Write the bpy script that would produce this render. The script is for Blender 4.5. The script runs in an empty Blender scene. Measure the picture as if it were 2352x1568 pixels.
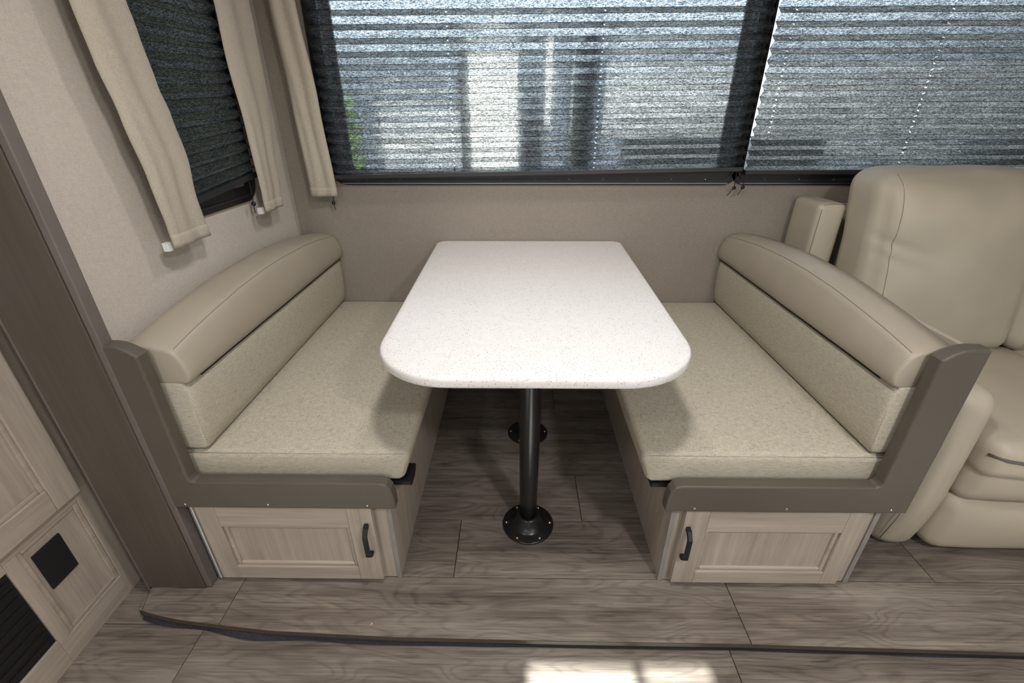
import bpy, bmesh, math, random
from mathutils import Vector, Matrix, noise
random.seed(7)
sc = bpy.context.scene
COL = sc.collection

# ------------------------------------------------------------------ camera
def make_camera():
    x0, y0, h, p, yaw, roll, f = -0.0204, -0.9176, 1.2716, 0.4682, 0.0137, -0.0020, 1048.67
    cp, sp = math.cos(p), math.sin(p)
    fw = Vector((0, cp, -sp)); up = Vector((0, sp, cp)); rt = Vector((1, 0, 0))
    Z = Matrix.Rotation(yaw, 3, 'Z'); fw, up, rt = Z @ fw, Z @ up, Z @ rt
    c, s = math.cos(roll), math.sin(roll)
    rt, up = c * rt + s * up, -s * rt + c * up
    cd = bpy.data.cameras.new('camera'); co = bpy.data.objects.new('camera', cd); COL.objects.link(co)
    cd.sensor_width = 36.0; cd.lens = 36.0 * f / 2352.0; cd.clip_start = 0.02; cd.clip_end = 300
    m = Matrix((rt, up, -fw)).transposed().to_4x4(); m.translation = (x0, y0, h)
    co.matrix_world = m
    sc.camera = co
make_camera()

# ------------------------------------------------------------------ world, sun, exposure
sc.view_settings.view_transform = 'Standard'
sc.view_settings.look = 'None'
sc.view_settings.gamma = 1.0
sc.view_settings.use_curve_mapping = False
sc.view_settings.exposure = 0.0
cy = sc.cycles
cy.max_bounces = 6; cy.diffuse_bounces = 3; cy.glossy_bounces = 2; cy.transmission_bounces = 4; cy.transparent_max_bounces = 8
cy.use_adaptive_sampling = True; cy.adaptive_threshold = 0.07; cy.caustics_reflective = False; cy.sample_clamp_indirect = 6.0
SUN_EL = math.radians(43)
w = bpy.data.worlds.new('sky'); sc.world = w; w.use_nodes = True
nt = w.node_tree; nt.nodes.clear()
wo = nt.nodes.new('ShaderNodeOutputWorld'); bg = nt.nodes.new('ShaderNodeBackground'); sk = nt.nodes.new('ShaderNodeTexSky')
sk.sky_type = 'NISHITA'; sk.sun_disc = False; sk.sun_elevation = SUN_EL; sk.sun_rotation = math.radians(180)
bg.inputs['Strength'].default_value = 1.1
hz = nt.nodes.new('ShaderNodeMix'); hz.data_type = 'RGBA'; hz.inputs[0].default_value = .8
hz.inputs[7].default_value = (2.6, 2.75, 2.9, 1)      # thin bright overcast veil over the blue
nt.links.new(sk.outputs[0], hz.inputs[6]); nt.links.new(hz.outputs[2], bg.inputs[0]); nt.links.new(bg.outputs[0], wo.inputs[0])
sd = bpy.data.lights.new('sun', 'SUN'); sd.energy = 38.0; sd.angle = math.radians(0.8); sd.color = (1, .98, .95)
so = bpy.data.objects.new('sun', sd); COL.objects.link(so)
so.rotation_euler = Vector((0.0, math.cos(SUN_EL), -math.sin(SUN_EL))).to_track_quat('-Z', 'Y').to_euler()
so.location = (0, -6, 6)

# ------------------------------------------------------------------ material helpers
class NT:
    def __init__(s, name):
        s.m = bpy.data.materials.new(name); s.m.use_nodes = True
        s.t = s.m.node_tree; s.t.nodes.clear()
        s.out = s.n('ShaderNodeOutputMaterial')
    def n(s, typ, **kw):
        nd = s.t.nodes.new(typ)
        for k, v in kw.items(): setattr(nd, k, v)
        return nd
    def l(s, a, b): s.t.links.new(a, b)
    def coords(s, scale=(1, 1, 1), rnd=False, kind='Object', loc=(0, 0, 0)):
        tc = s.n('ShaderNodeTexCoord'); mp = s.n('ShaderNodeMapping')
        mp.inputs['Scale'].default_value = scale; mp.inputs['Location'].default_value = loc
        src = tc.outputs[kind]
        if rnd:
            oi = s.n('ShaderNodeObjectInfo'); mu = s.n('ShaderNodeVectorMath', operation='SCALE'); mu.inputs[0].default_value = (17, 23, 31)
            s.l(oi.outputs['Random'], mu.inputs['Scale']); ad = s.n('ShaderNodeVectorMath', operation='ADD')
            s.l(src, ad.inputs[0]); s.l(mu.outputs[0], ad.inputs[1]); src = ad.outputs[0]
        s.l(src, mp.inputs[0]); return mp.outputs[0]
    def noise(s, vec, scale=1, detail=3, rough=.5, dist=0):
        nd = s.n('ShaderNodeTexNoise'); nd.inputs['Scale'].default_value = scale; nd.inputs['Detail'].default_value = detail
        nd.inputs['Roughness'].default_value = rough; nd.inputs['Distortion'].default_value = dist
        s.l(vec, nd.inputs['Vector']); return nd.outputs[0]
    def ramp(s, fac, stops):
        r = s.n('ShaderNodeValToRGB'); e = r.color_ramp.elements
        while len(e) < len(stops): e.new(.5)
        for el, (p, c) in zip(e, stops):
            el.position = p; el.color = (c, c, c, 1) if isinstance(c, (int, float)) else (*c, 1)
        s.l(fac, r.inputs[0]); return r.outputs[0]
    def math(s, op, a, b=None, c=None):
        nd = s.n('ShaderNodeMath', operation=op)
        for i, v in enumerate((a, b, c)):
            if v is None: continue
            if isinstance(v, (int, float)): nd.inputs[i].default_value = v
            else: s.l(v, nd.inputs[i])
        return nd.outputs[0]
    def mix(s, fac, a, b, typ='MIX'):
        nd = s.n('ShaderNodeMix', data_type='RGBA', blend_type=typ)
        for i, v in ((0, fac), (6, a), (7, b)):
            if isinstance(v, (int, float)): nd.inputs[i].default_value = v if i == 0 else (v, v, v, 1)
            elif isinstance(v, tuple): nd.inputs[i].default_value = (*v, 1)
            else: s.l(v, nd.inputs[i])
        return nd.outputs[2]
    def bsdf(s, color, rough=.5, spec=.5, metal=0, bump=None, bstr=.2, bdist=.001, **kw):
        b = s.n('ShaderNodeBsdfPrincipled')
        if isinstance(color, tuple): b.inputs['Base Color'].default_value = (*color, 1)
        else: s.l(color, b.inputs['Base Color'])
        if isinstance(rough, (int, float)): b.inputs['Roughness'].default_value = rough
        else: s.l(rough, b.inputs['Roughness'])
        b.inputs['Specular IOR Level'].default_value = spec; b.inputs['Metallic'].default_value = metal
        for k, v in kw.items(): b.inputs[k].default_value = v
        if bump is not None:
            bp = s.n('ShaderNodeBump'); bp.inputs['Strength'].default_value = bstr; bp.inputs['Distance'].default_value = bdist
            s.l(bump, bp.inputs['Height']); s.l(bp.outputs[0], b.inputs['Normal'])
        s.l(b.outputs[0], s.out.inputs[0]); return b

def lin(r, g, b):
    f = lambda c: (c / 255 / 12.92) if c <= 10 else ((c / 255 + .055) / 1.055) ** 2.4
    return (f(r), f(g), f(b))
def sc3(c, k): return tuple(min(1, x * k) for x in c)

def mat_plain(name, col, rough=.5, spec=.5, metal=0, bscale=0, bstr=.15):
    t = NT(name)
    v = t.coords(); nz = t.noise(v, 14, 1)
    c = t.mix(1.0, col, t.ramp(nz, [(.3, .93), (.7, 1.05)]), 'MULTIPLY')
    t.bsdf(c, rough, spec, metal, bump=t.noise(v, bscale, 2) if bscale else None, bstr=bstr)
    return t.m

def mat_wood(name, axis, dark, lightc, rough=.5, grain=1.0):
    t = NT(name); k = 'XYZ'.index(axis)
    def vec(a, b): return tuple(a if i == k else b for i in range(3))
    v1 = t.coords(vec(1.6, 22), rnd=True); v2 = t.coords(vec(7, 260), rnd=True); v3 = t.coords(vec(3, 60), rnd=True)
    a = t.noise(v1, 1, 4, .6, .6); b = t.noise(v2, 1, 3, .6); c = t.noise(v3, 1, 3, .55, .3)
    f = t.math('ADD', t.math('MULTIPLY', a, .40), t.math('ADD', t.math('MULTIPLY', b, .22), t.math('MULTIPLY', c, .38)))
    col = t.ramp(f, [(.33, dark), (.5, tuple((x + y) / 2 for x, y in zip(dark, lightc))), (.66, lightc)])
    t.bsdf(col, rough, .4)
    return t.m

def mat_floor(name, zoff=0):
    t = NT(name)
    v = t.coords((1.0, 4.2, 1), rnd=True)
    low = t.noise(v, 2.1, 2, .45, .35)
    rings = t.math('SINE', t.math('MULTIPLY', low, 95))
    warp = t.noise(t.coords((9, 60, 1), rnd=True), 1, 3, .6)
    rings = t.math('SUBTRACT', 1.0, t.math('POWER', t.math('ADD', t.math('MULTIPLY', rings, .5), .5), 3.0))
    streak = t.noise(t.coords((4, 210, 1), rnd=True), 1, 4, .65)
    streak2 = t.noise(t.coords((1.3, 26, 1), rnd=True), 1, 4, .6, .5)
    blot = t.noise(t.coords((1.6, 5, 1), rnd=True), 1.4, 3, .55)
    f = t.math('ADD', t.math('MULTIPLY', streak, .34), t.math('ADD', t.math('MULTIPLY', streak2, .30), t.math('ADD', t.math('MULTIPLY', blot, .30), t.math('MULTIPLY', t.math('MULTIPLY', rings, warp), .10))))
    col = t.ramp(f, [(.36, lin(82, 74, 68)), (.48, lin(122, 112, 103)), (.57, lin(146, 136, 126)), (.69, lin(170, 160, 150))])
    # knots and dark checks
    kn = t.noise(t.coords((3.0, 11, 1), rnd=True), 1.25, 2, .5, .8)
    col = t.mix(t.ramp(kn, [(.69, 0.0), (.80, .75)]), col, lin(72, 60, 52))
    cr = t.noise(t.coords((9, 330, 1), rnd=True), 1, 3, .6, .6)
    col = t.mix(t.ramp(cr, [(.60, 0.0), (.70, .55)]), col, lin(52, 44, 40))
    oi = t.n('ShaderNodeObjectInfo')
    col = t.mix(1.0, col, t.ramp(oi.outputs['Random'], [(0, .90), (1, 1.06)]), 'MULTIPLY')
    t.bsdf(col, t.ramp(streak, [(.3, .36), (.7, .52)]), .5)
    return t.m

def mat_linen(name, base, contrast=.12, s1=420, rough=.85):
    t = NT(name)
    vs = []
    for a in ((90, s1, s1), (s1, 90, s1), (s1, s1, 90)):
        vs.append(t.noise(t.coords(a), 1, 1, .6))
    f = t.math('MULTIPLY', t.math('ADD', t.math('ADD', vs[0], vs[1]), vs[2]), 1 / 3)
    big = t.noise(t.coords((3, 3, 3)), 1, 1)
    f = t.math('ADD', f, t.math('MULTIPLY', t.math('SUBTRACT', big, .5), .12))
    col = t.ramp(f, [(.36, sc3(base, 1 - contrast * 1.6)), (.5, base), (.64, sc3(base, 1 + contrast * 1.3))])
    t.bsdf(col, rough, .25)
    return t.m

def mat_tweed(name, base):
    """woven upholstery: streaked yarns along y and across, dark and light flecks"""
    t = NT(name)
    a = t.noise(t.coords((760, 60, 760)), 1, 2, .7)
    b = t.noise(t.coords((60, 760, 760)), 1, 2, .7)
    c = t.noise(t.coords((700, 700, 700)), 1, 1, .5)
    f = t.math('ADD', t.math('MULTIPLY', a, .40), t.math('ADD', t.math('MULTIPLY', b, .40), t.math('MULTIPLY', c, .20)))
    col = t.ramp(f, [(.38, sc3(base, .52)), (.46, sc3(base, .88)), (.54, sc3(base, 1.06)), (.62, sc3(base, 1.26))])
    t.bsdf(col, .9, .2, bump=c, bstr=.3, bdist=.001)
    return t.m

def mat_vinyl(name, base, rough=.42):
    t = NT(name)
    n1 = t.noise(t.coords((1, 1, 1)), 420, 0); n2 = t.noise(t.coords((1, 1, 1)), 9, 1)
    col = t.mix(1.0, base, t.ramp(n2, [(.3, .96), (.7, 1.03)]), 'MULTIPLY')
    t.bsdf(col, rough, .45, bump=n1, bstr=.10, bdist=.0008)
    return t.m

def mat_table():
    t = NT('solid_surface')
    col = lin(240, 236, 234)
    for sc_, thr, c, seed in ((300, .33, lin(190, 180, 172), 0), (170, .215, lin(140, 125, 115), 5), (120, .135, lin(120, 88, 72), 9)):
        vo = t.n('ShaderNodeTexVoronoi'); vo.inputs['Scale'].default_value = sc_
        t.l(t.coords((1, 1, 1), loc=(seed, seed, seed)), vo.inputs['Vector'])
        keep = t.ramp(vo.outputs['Color'], [(.66, 0.0), (.68, 1.0)])
        sp = t.ramp(vo.outputs['Distance'], [(thr * .7, 1.0), (thr, 0.0)])
        col = t.mix(t.math('MULTIPLY', keep, sp), col, c)
    big = t.noise(t.coords((1, 1, 1)), 40, 3)
    col = t.mix(1.0, col, t.ramp(big, [(.3, .97), (.7, 1.01)]), 'MULTIPLY')
    t.bsdf(col, .24, .5)
    return t.m

def mat_blind():
    t = NT('pleated_blind_fabric')
    f1 = t.noise(t.coords((110, 110, 480)), 1, 3, .7, .6)
    f2 = t.noise(t.coords((14, 14, 150)), 1, 3, .6, .5)
    thr = t.noise(t.coords((420, 420, 900)), 1, 2, .6)
    f = t.math('ADD', t.math('MULTIPLY', f1, .52), t.math('ADD', t.math('MULTIPLY', f2, .12), t.math('MULTIPLY', thr, .36)))
    # a woven sheet closes up when looked through at a slant
    lw = t.n('ShaderNodeLayerWeight'); lw.inputs[0].default_value = .5
    slant = t.ramp(lw.outputs['Facing'], [(.20, 1.0), (.34, .62), (.50, .16), (.75, .02)])
    op = t.math('MULTIPLY', t.ramp(f, [(.42, .03), (.50, .19), (.58, .95)]), slant)
    dif = t.n('ShaderNodeBsdfDiffuse'); dif.inputs[0].default_value = (.018, .019, .021, 1)
    trl = t.n('ShaderNodeBsdfTranslucent'); t.l(t.mix(1.0, (.11, .112, .114), t.ramp(f, [(.41, .06), (.50, .55), (.60, 2.4)]), 'MULTIPLY'), trl.inputs[0])
    rf = t.n('ShaderNodeBsdfRefraction'); rf.inputs['IOR'].default_value = 1.06; rf.inputs['Roughness'].default_value = .45
    tr = t.n('ShaderNodeBsdfTransparent')
    see = t.n('ShaderNodeMixShader'); see.inputs[0].default_value = .4
    t.l(rf.outputs[0], see.inputs[1]); t.l(tr.outputs[0], see.inputs[2])
    a = t.n('ShaderNodeAddShader'); t.l(dif.outputs[0], a.inputs[0]); t.l(trl.outputs[0], a.inputs[1])
    mx = t.n('ShaderNodeMixShader'); t.l(op, mx.inputs[0]); t.l(a.outputs[0], mx.inputs[1]); t.l(see.outputs[0], mx.inputs[2])
    t.l(mx.outputs[0], t.out.inputs[0]); return t.m

def mat_glass():
    t = NT('window_glass')
    tr = t.n('ShaderNodeBsdfTransparent'); tr.inputs[0].default_value = (.86, .9, .9, 1)
    gl = t.n('ShaderNodeBsdfGlossy'); gl.inputs['Roughness'].default_value = .01
    fr = t.n('ShaderNodeFresnel'); fr.inputs[0].default_value = 1.3
    mx = t.n('ShaderNodeMixShader'); t.l(fr.outputs[0], mx.inputs[0]); t.l(tr.outputs[0], mx.inputs[1]); t.l(gl.outputs[0], mx.inputs[2])
    t.l(mx.outputs[0], t.out.inputs[0]); return t.m

def mat_emit(name, col, s):
    t = NT(name); e = t.n('ShaderNodeEmission'); e.inputs[0].default_value = (*col, 1); e.inputs[1].default_value = s
    t.l(e.outputs[0], t.out.inputs[0]); return t.m

M = dict(
    wood_x=mat_wood('cabinet_wood_grain_x', 'X', lin(160, 148, 136), lin(198, 187, 174)),
    wood_z=mat_wood('cabinet_wood_grain_z', 'Z', lin(160, 148, 136), lin(198, 187, 174)),
    wood_y=mat_wood('cabinet_wood_grain_y', 'Y', lin(160, 148, 136), lin(198, 187, 174)),
    post=mat_wood('dark_post_wood', 'Z', lin(82, 73, 66), lin(97, 87, 79), .55),
    post_edge=mat_plain('post_edge_laminate', lin(112, 104, 99), .45),
    floor=mat_floor('vinyl_plank'),
    sub=mat_plain('subfloor_dark', lin(40, 34, 30), .9),
    wall_left=mat_linen('wallpaper_pale', lin(202, 193, 184), .07),
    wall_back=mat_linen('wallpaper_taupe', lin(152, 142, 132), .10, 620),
    white=mat_plain('white_panel', lin(225, 222, 216), .6),
    tweed=mat_tweed('seat_tweed', lin(190, 182, 165)),
    vinyl=mat_vinyl('bolster_vinyl', lin(172, 162, 146)),
    sofa=mat_vinyl('sofa_vinyl', lin(190, 180, 162), .48),
    panel=mat_vinyl('taupe_wrapped_panel', lin(92, 85, 76), .5),
    seam=mat_plain('seam_thread', lin(132, 121, 105), .8),
    sofa_seam=mat_plain('sofa_thread', lin(150, 139, 121), .8),
    crease=mat_plain('crease_shadow', lin(45, 40, 34), .9),
    pipe=mat_plain('grey_piping', lin(105, 98, 92), .5),
    table=mat_table(),
    pole=mat_plain('black_enamel', (.012, .012, .013), .28, .6),
    blackp=mat_plain('black_plastic', (.010, .010, .011), .38),
    blackm=mat_plain('black_matte', (.007, .007, .008), .8),
    handle=mat_plain('black_handle', (.008, .008, .009), .5),
    steel=mat_plain('screw_steel', (.62, .62, .62), .28, .5, 1.0),
    alu=mat_plain('aluminium_trim', (.55, .55, .56), .38, .5, 1.0),
    greytrim=mat_plain('grey_corner_trim', lin(150, 146, 142), .5),
    curtain=mat_linen('curtain_cloth', lin(184, 175, 161), .12, 800, .9),
    clip=mat_plain('white_clip', lin(232, 232, 230), .5),
    blind=mat_blind(),
    rail=mat_plain('blind_rail', (.017, .017, .019), .42),
    cord=mat_plain('black_cord', (.012, .012, .012), .7),
    glass=mat_glass(),
    felt=mat_linen('grey_felt', lin(58, 58, 63), .3, 600, 1.0),
    nose=mat_plain('floor_nosing', lin(76, 66, 59), .3),
    crumb=mat_plain('orange_crumb', lin(222, 172, 130), .8),
    lamp=mat_emit('lamp_diffuser', (1, .97, .94), 9.0),
    ground=mat_plain('gravel_ground', lin(74, 72, 66), .95, bscale=40),
    ext_white=mat_plain('trailer_white', lin(240, 240, 236), .5),
    ext_pale=mat_plain('trailer_pale', lin(196, 198, 200), .5),
    ext_blue=mat_plain('trailer_grey_blue', lin(104, 112, 122), .5),
    ext_dark=mat_plain('trailer_dark', lin(36, 38, 42), .5),
    leaf=mat_plain('hedge_leaf', lin(120, 150, 70), .7),
    bark=mat_plain('bark', lin(80, 66, 52), .9),
)

# ------------------------------------------------------------------ mesh helpers
def link(name, me, mat, parent=None, smooth=False):
    o = bpy.data.objects.new(name, me); COL.objects.link(o)
    if mat is not None: me.materials.append(M[mat] if isinstance(mat, str) else mat)
    if parent is not None: o.parent = parent
    if smooth:
        for p in me.polygons: p.use_smooth = True
    return o
def pyd(name, v, f, mat, parent=None, smooth=False):
    me = bpy.data.meshes.new(name); me.from_pydata([tuple(x) for x in v], [], f); me.validate(); me.update()
    bm = bmesh.new(); bm.from_mesh(me); bmesh.ops.recalc_face_normals(bm, faces=bm.faces); bm.to_mesh(me); bm.free()
    return link(name, me, mat, parent, smooth)
def box_bm(bm, x0, x1, y0, y1, z0, z1):
    vs = [bm.verts.new((x, y, z)) for x in (x0, x1) for y in (y0, y1) for z in (z0, z1)]
    for q in ((0, 1, 3, 2), (4, 6, 7, 5), (0, 4, 5, 1), (2, 3, 7, 6), (0, 2, 6, 4), (1, 5, 7, 3)):
        bm.faces.new([vs[i] for i in q])
def finish(name, bm, mat, parent=None, bevel=0, seg=2, smooth=False):
    bmesh.ops.recalc_face_normals(bm, faces=bm.faces)
    if bevel: bmesh.ops.bevel(bm, geom=list(bm.edges), offset=bevel, segments=seg, affect='EDGES', profile=.6)
    me = bpy.data.meshes.new(name); bm.to_mesh(me); bm.free()
    return link(name, me, mat, parent, smooth)
def box(name, x0, x1, y0, y1, z0, z1, mat, parent=None, bevel=0, seg=2):
    bm = bmesh.new(); box_bm(bm, min(x0, x1), max(x0, x1), y0, y1, z0, z1)
    return finish(name, bm, mat, parent, bevel, seg)
def boxes(name, lst, mat, parent=None, bevel=0):
    bm = bmesh.new()
    for b in lst: box_bm(bm, *b)
    return finish(name, bm, mat, parent, bevel)
def prism(name, pts, axis, a0, a1, mat, parent=None, bevel=0, seg=2):
    """polygon pts (2D) extruded along axis from a0 to a1; pts in the other two axes in xyz order"""
    bm = bmesh.new()
    def P(p, a):
        return {'x': (a, p[0], p[1]), 'y': (p[0], a, p[1]), 'z': (p[0], p[1], a)}[axis]
    A = [bm.verts.new(P(p, a0)) for p in pts]; B = [bm.verts.new(P(p, a1)) for p in pts]; n = len(pts)
    bm.faces.new(A); bm.faces.new(B[::-1])
    for i in range(n): bm.faces.new((A[i], A[(i + 1) % n], B[(i + 1) % n], B[i]))
    bmesh.ops.recalc_face_normals(bm, faces=bm.faces)
    if bevel:
        ed = [e for e in bm.edges if all(f.calc_area() > 0 for f in e.link_faces) and any(len(f.verts) == n for f in e.link_faces)]
        bmesh.ops.bevel(bm, geom=ed, offset=bevel, segments=seg, affect='EDGES', profile=.5)
    me = bpy.data.meshes.new(name); bm.to_mesh(me); bm.free()
    return link(name, me, mat, parent)
def loft(name, rings, mat, parent=None, smooth=True, cap=True, closed=True):
    n = len(rings[0]); v = [p for r in rings for p in r]; f = []
    for i in range(len(rings) - 1):
        for j in range(n if closed else n - 1):
            a = i * n + j; b = i * n + (j + 1) % n
            f.append((a, b, b + n, a + n))
    if cap: f.append(tuple(range(n))[::-1]); f.append(tuple(range((len(rings) - 1) * n, len(rings) * n)))
    return pyd(name, v, f, mat, parent, smooth)
def tube(name, pts, r, mat, parent=None, n=8):
    pts = [Vector(p) for p in pts]; rings = []
    for i, p in enumerate(pts):
        d = (pts[min(i + 1, len(pts) - 1)] - pts[max(i - 1, 0)]).normalized()
        a = d.orthogonal().normalized() if i == 0 else (prev - d * prev.dot(d)).normalized()
        prev = a; b = d.cross(a); rr = r[i] if isinstance(r, (list, tuple)) else r
        rings.append([p + (a * math.cos(t) + b * math.sin(t)) * rr for t in [2 * math.pi * k / n for k in range(n)]])
    return loft(name, rings, mat, parent)
def lathe(name, prof, c, mat, parent=None, n=32):
    rings = [[(c[0] + r * math.cos(2 * math.pi * k / n), c[1] + r * math.sin(2 * math.pi * k / n), c[2] + z) for k in range(n)] for r, z in prof]
    return loft(name, rings, mat, parent)
def softbox(name, x0, x1, y0, y1, z0, z1, r, mat, parent=None, bulge=(0, 0, 0), n=10, wr=0, wscale=4, shape=None):
    H = Vector(((x1 - x0) / 2, (y1 - y0) / 2, (z1 - z0) / 2)); C = Vector(((x0 + x1) / 2, (y0 + y1) / 2, (z0 + z1) / 2))
    def samp(h):
        rr = min(r, h * .98); a = [-h, -h + rr * .3, -h + rr * .62, -h + rr]
        m = [(-h + rr) + (2 * h - 2 * rr) * k / n for k in range(1, n)]
        return a + m + [-x for x in a[::-1]]
    S = [samp(h) for h in H]; idx = {}; V = []; F = []
    def vid(p):
        key = tuple(round(c, 6) for c in p)
        if key not in idx:
            q = Vector([max(-(H[i] - min(r, H[i] * .98)), min(H[i] - min(r, H[i] * .98), p[i])) for i in range(3)])
            d = Vector(p) - q; o = q + d.normalized() * min(r, d.length if d.length < r else r)
            for k in range(3):
                if bulge[k]:
                    i, j = (k + 1) % 3, (k + 2) % 3
                    o[k] += bulge[k] * (p[k] / H[k]) * max(0, 1 - (p[i] / H[i]) ** 2) * max(0, 1 - (p[j] / H[j]) ** 2)
            o = o + C
            if wr: o = o + noise.noise_vector(o * wscale) * wr
            if shape: o = shape(o, Vector((p[0] / H[0], p[1] / H[1], p[2] / H[2])))
            idx[key] = len(V); V.append(o)
        return idx[key]
    for k in range(3):
        i, j = (k + 1) % 3, (k + 2) % 3
        for sgn in (-1, 1):
            for a in range(len(S[i]) - 1):
                for b in range(len(S[j]) - 1):
                    q = []
                    for da, db in ((0, 0), (1, 0), (1, 1), (0, 1)):
                        p = [0, 0, 0]; p[k] = sgn * H[k]; p[i] = S[i][a + da]; p[j] = S[j][b + db]; q.append(vid(p))
                    F.append(tuple(q if sgn > 0 else q[::-1]))
    return pyd(name, V, F, mat, parent, True)
from mathutils.bvhtree import BVHTree
def drape(obj, pts, d, lift=.0004):
    me = obj.data; T = BVHTree.FromPolygons([v.co for v in me.vertices], [tuple(p.vertices) for p in me.polygons])
    out = []
    for p in pts:
        h = T.ray_cast(Vector(p), Vector(d))
        if h[0] is not None: out.append(h[0] + h[1] * lift * (1 if h[1].dot(Vector(d)) < 0 else -1))
    return out
def thing(name, label, cat, loc=(0, 0, 0), group=None):
    o = bpy.data.objects.new(name, None); COL.objects.link(o); o.empty_display_size = .05
    o.location = loc; o['label'] = label; o['category'] = cat
    if group: o['group'] = group
    return o
def tag(o, label, cat, group=None):
    o['label'] = label; o['category'] = cat
    if group: o['group'] = group
    return o
def struct(o, label=None):
    o['kind'] = 'structure'
    if label: o['label'] = label
    return o
def sroot(name, label):
    o = bpy.data.objects.new(name, None); COL.objects.link(o); o.empty_display_size = .05; return struct(o, label)

YW, XL, ZM = 1.065, -0.968, -0.03
XR, YR, ZC = 2.75, -2.1, 2.03

# ------------------------------------------------------------------ walls and ceiling
def wall_with_holes(name, axis, a0, a1, u0, u1, z0, z1, holes, mat):
    """axis y: wall spans x=u; axis x: wall spans y=u; rectangular holes (u0,u1,z0,z1)"""
    us = sorted({u0, u1, *[h[0] for h in holes], *[h[1] for h in holes]}); zs = sorted({z0, z1, *[h[2] for h in holes], *[h[3] for h in holes]})
    L = []
    for i in range(len(us) - 1):
        for j in range(len(zs) - 1):
            cu, cz = (us[i] + us[i + 1]) / 2, (zs[j] + zs[j + 1]) / 2
            if any(h[0] < cu < h[1] and h[2] < cz < h[3] for h in holes): continue
            L.append((us[i], us[i + 1], a0, a1, zs[j], zs[j + 1]) if axis == 'y' else (a0, a1, us[i], us[i + 1], zs[j], zs[j + 1]))
    return struct(boxes(name, L, mat))
WB1, WB2 = (-.745, .835, 1.025, 1.74), (.885, 2.25, 1.025, 1.74)
WL1 = (.36, .735, 1.02, 1.66)
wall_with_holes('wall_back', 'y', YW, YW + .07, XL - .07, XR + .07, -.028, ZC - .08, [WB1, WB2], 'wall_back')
wall_with_holes('wall_left', 'x', XL - .07, XL, -.028, YW, -.028, ZC - .08, [WL1], 'wall_left')
struct(box('wall_right', XR, XR + .07, YR, YW, ZM, ZC, 'wall_left'))
RW = [(0.012, .285, 1.15, 1.765), (.312, .482, 1.676, 1.765), (-1.15, -.30, 1.0, 1.55), (1.0, 2.3, 1.0, 1.55)]  # narrow pair shaped for the floor sun patches, wide pair added for fill
wall_with_holes('wall_rear', 'y', YR - .06, YR, -2.6, XR + .07, ZM, ZC, RW, 'wall_left')
struct(box('wall_end', -2.67, -2.6, YR - .06, .35, ZM, ZC, 'wall_left'))
struct(box('wall_hall', -2.6, XL - .07, .30, .35, ZM, ZC, 'wall_left'))
struct(boxes('ceiling', [(-2.67, XR + .07, YR - .06, .35, ZC, ZC + .08), (XL - .07, XR + .07, -.03, YW + .07, ZC - .08, ZC - .0005)], 'white'))
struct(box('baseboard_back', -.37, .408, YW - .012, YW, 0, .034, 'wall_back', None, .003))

# ------------------------------------------------------------------ floors: each plank a piece
EDGE = [(-1.113, -.045), (-1.10, -.112), (-1.04, -.128), (-.954, -.142), (-.825, -.155), (-.695, -.167), (-.36, -.180), (.11, -.1855), (.57, -.187), (1.31, -.20), (2.75, -.205)]
def edge_y(x):
    for (xa, ya), (xb, yb) in zip(EDGE, EDGE[1:]):
        if xa <= x <= xb: return ya + (yb - ya) * (x - xa) / (xb - xa)
    return EDGE[0][1] if x < EDGE[0][0] else EDGE[-1][1]
PW, G = .2206, .0011
fl = sroot('floor', 'raised slide-out floor of greyish brown wood-look planks')
pts = [(-1.113, .0), *EDGE, (2.75, .0)]
prism('floor_base', [(-.96, YW), (-.96, 0.0), *pts[:-1], (2.75, YW)], 'z', -.027, -.0045, 'sub', fl)
def plank(x0, x1, y0, y1, z, parent, front=False):
    if front:
        xs = [x0 + G] + [e[0] for e in EDGE if x0 + .01 < e[0] < x1 - .01] + [x1 - G]
        poly = [(x, edge_y(x)) for x in xs] + [(x1 - G, y1 - G), (x0 + G, y1 - G)]
    else:
        poly = [(x0 + G, y0 + G), (x1 - G, y0 + G), (x1 - G, y1 - G), (x0 + G, y1 - G)]
    cx, cy = (x0 + x1) / 2, (y0 + y1) / 2
    o = prism('plank', [(x - cx, y - cy) for x, y in poly], 'z', -.0044, 0, 'floor', parent, .0006, 1)
    o.location = (cx, cy, z); return o
PL = 1.455
def row(y0, y1, joint, xa, xb, z, parent, front=False):
    x = joint
    while x > xa: x -= PL
    while x < xb:
        a, b = max(x, xa), min(x + PL, xb)
        if b - a > .02: plank(a, b, y0, y1, z, parent, front)
        x += PL
row(-.2, 0, -.847, -1.113, 2.75, 0, fl, True)
for k, j in enumerate((-.213, .205, -.66, -.55, .158)):
    row(k * PW, min((k + 1) * PW, YW), j, -.965, 2.75, 0, fl)
fm = sroot('floor_main', 'lower main floor of greyish brown wood-look planks')
box('floor_base', -2.6, XR, YR, .30, ZM - .05, ZM - .0045, 'sub', fm)
for k, j in zip(range(-1, 9), (.0, -.9, -.4, .1, -.7, .3, -.2, .5, -.5, 0)):
    y1 = -.135 - k * PW; row(max(YR, y1 - PW), min(y1, .08), j, -1.60, XR, ZM, fm)
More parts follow.
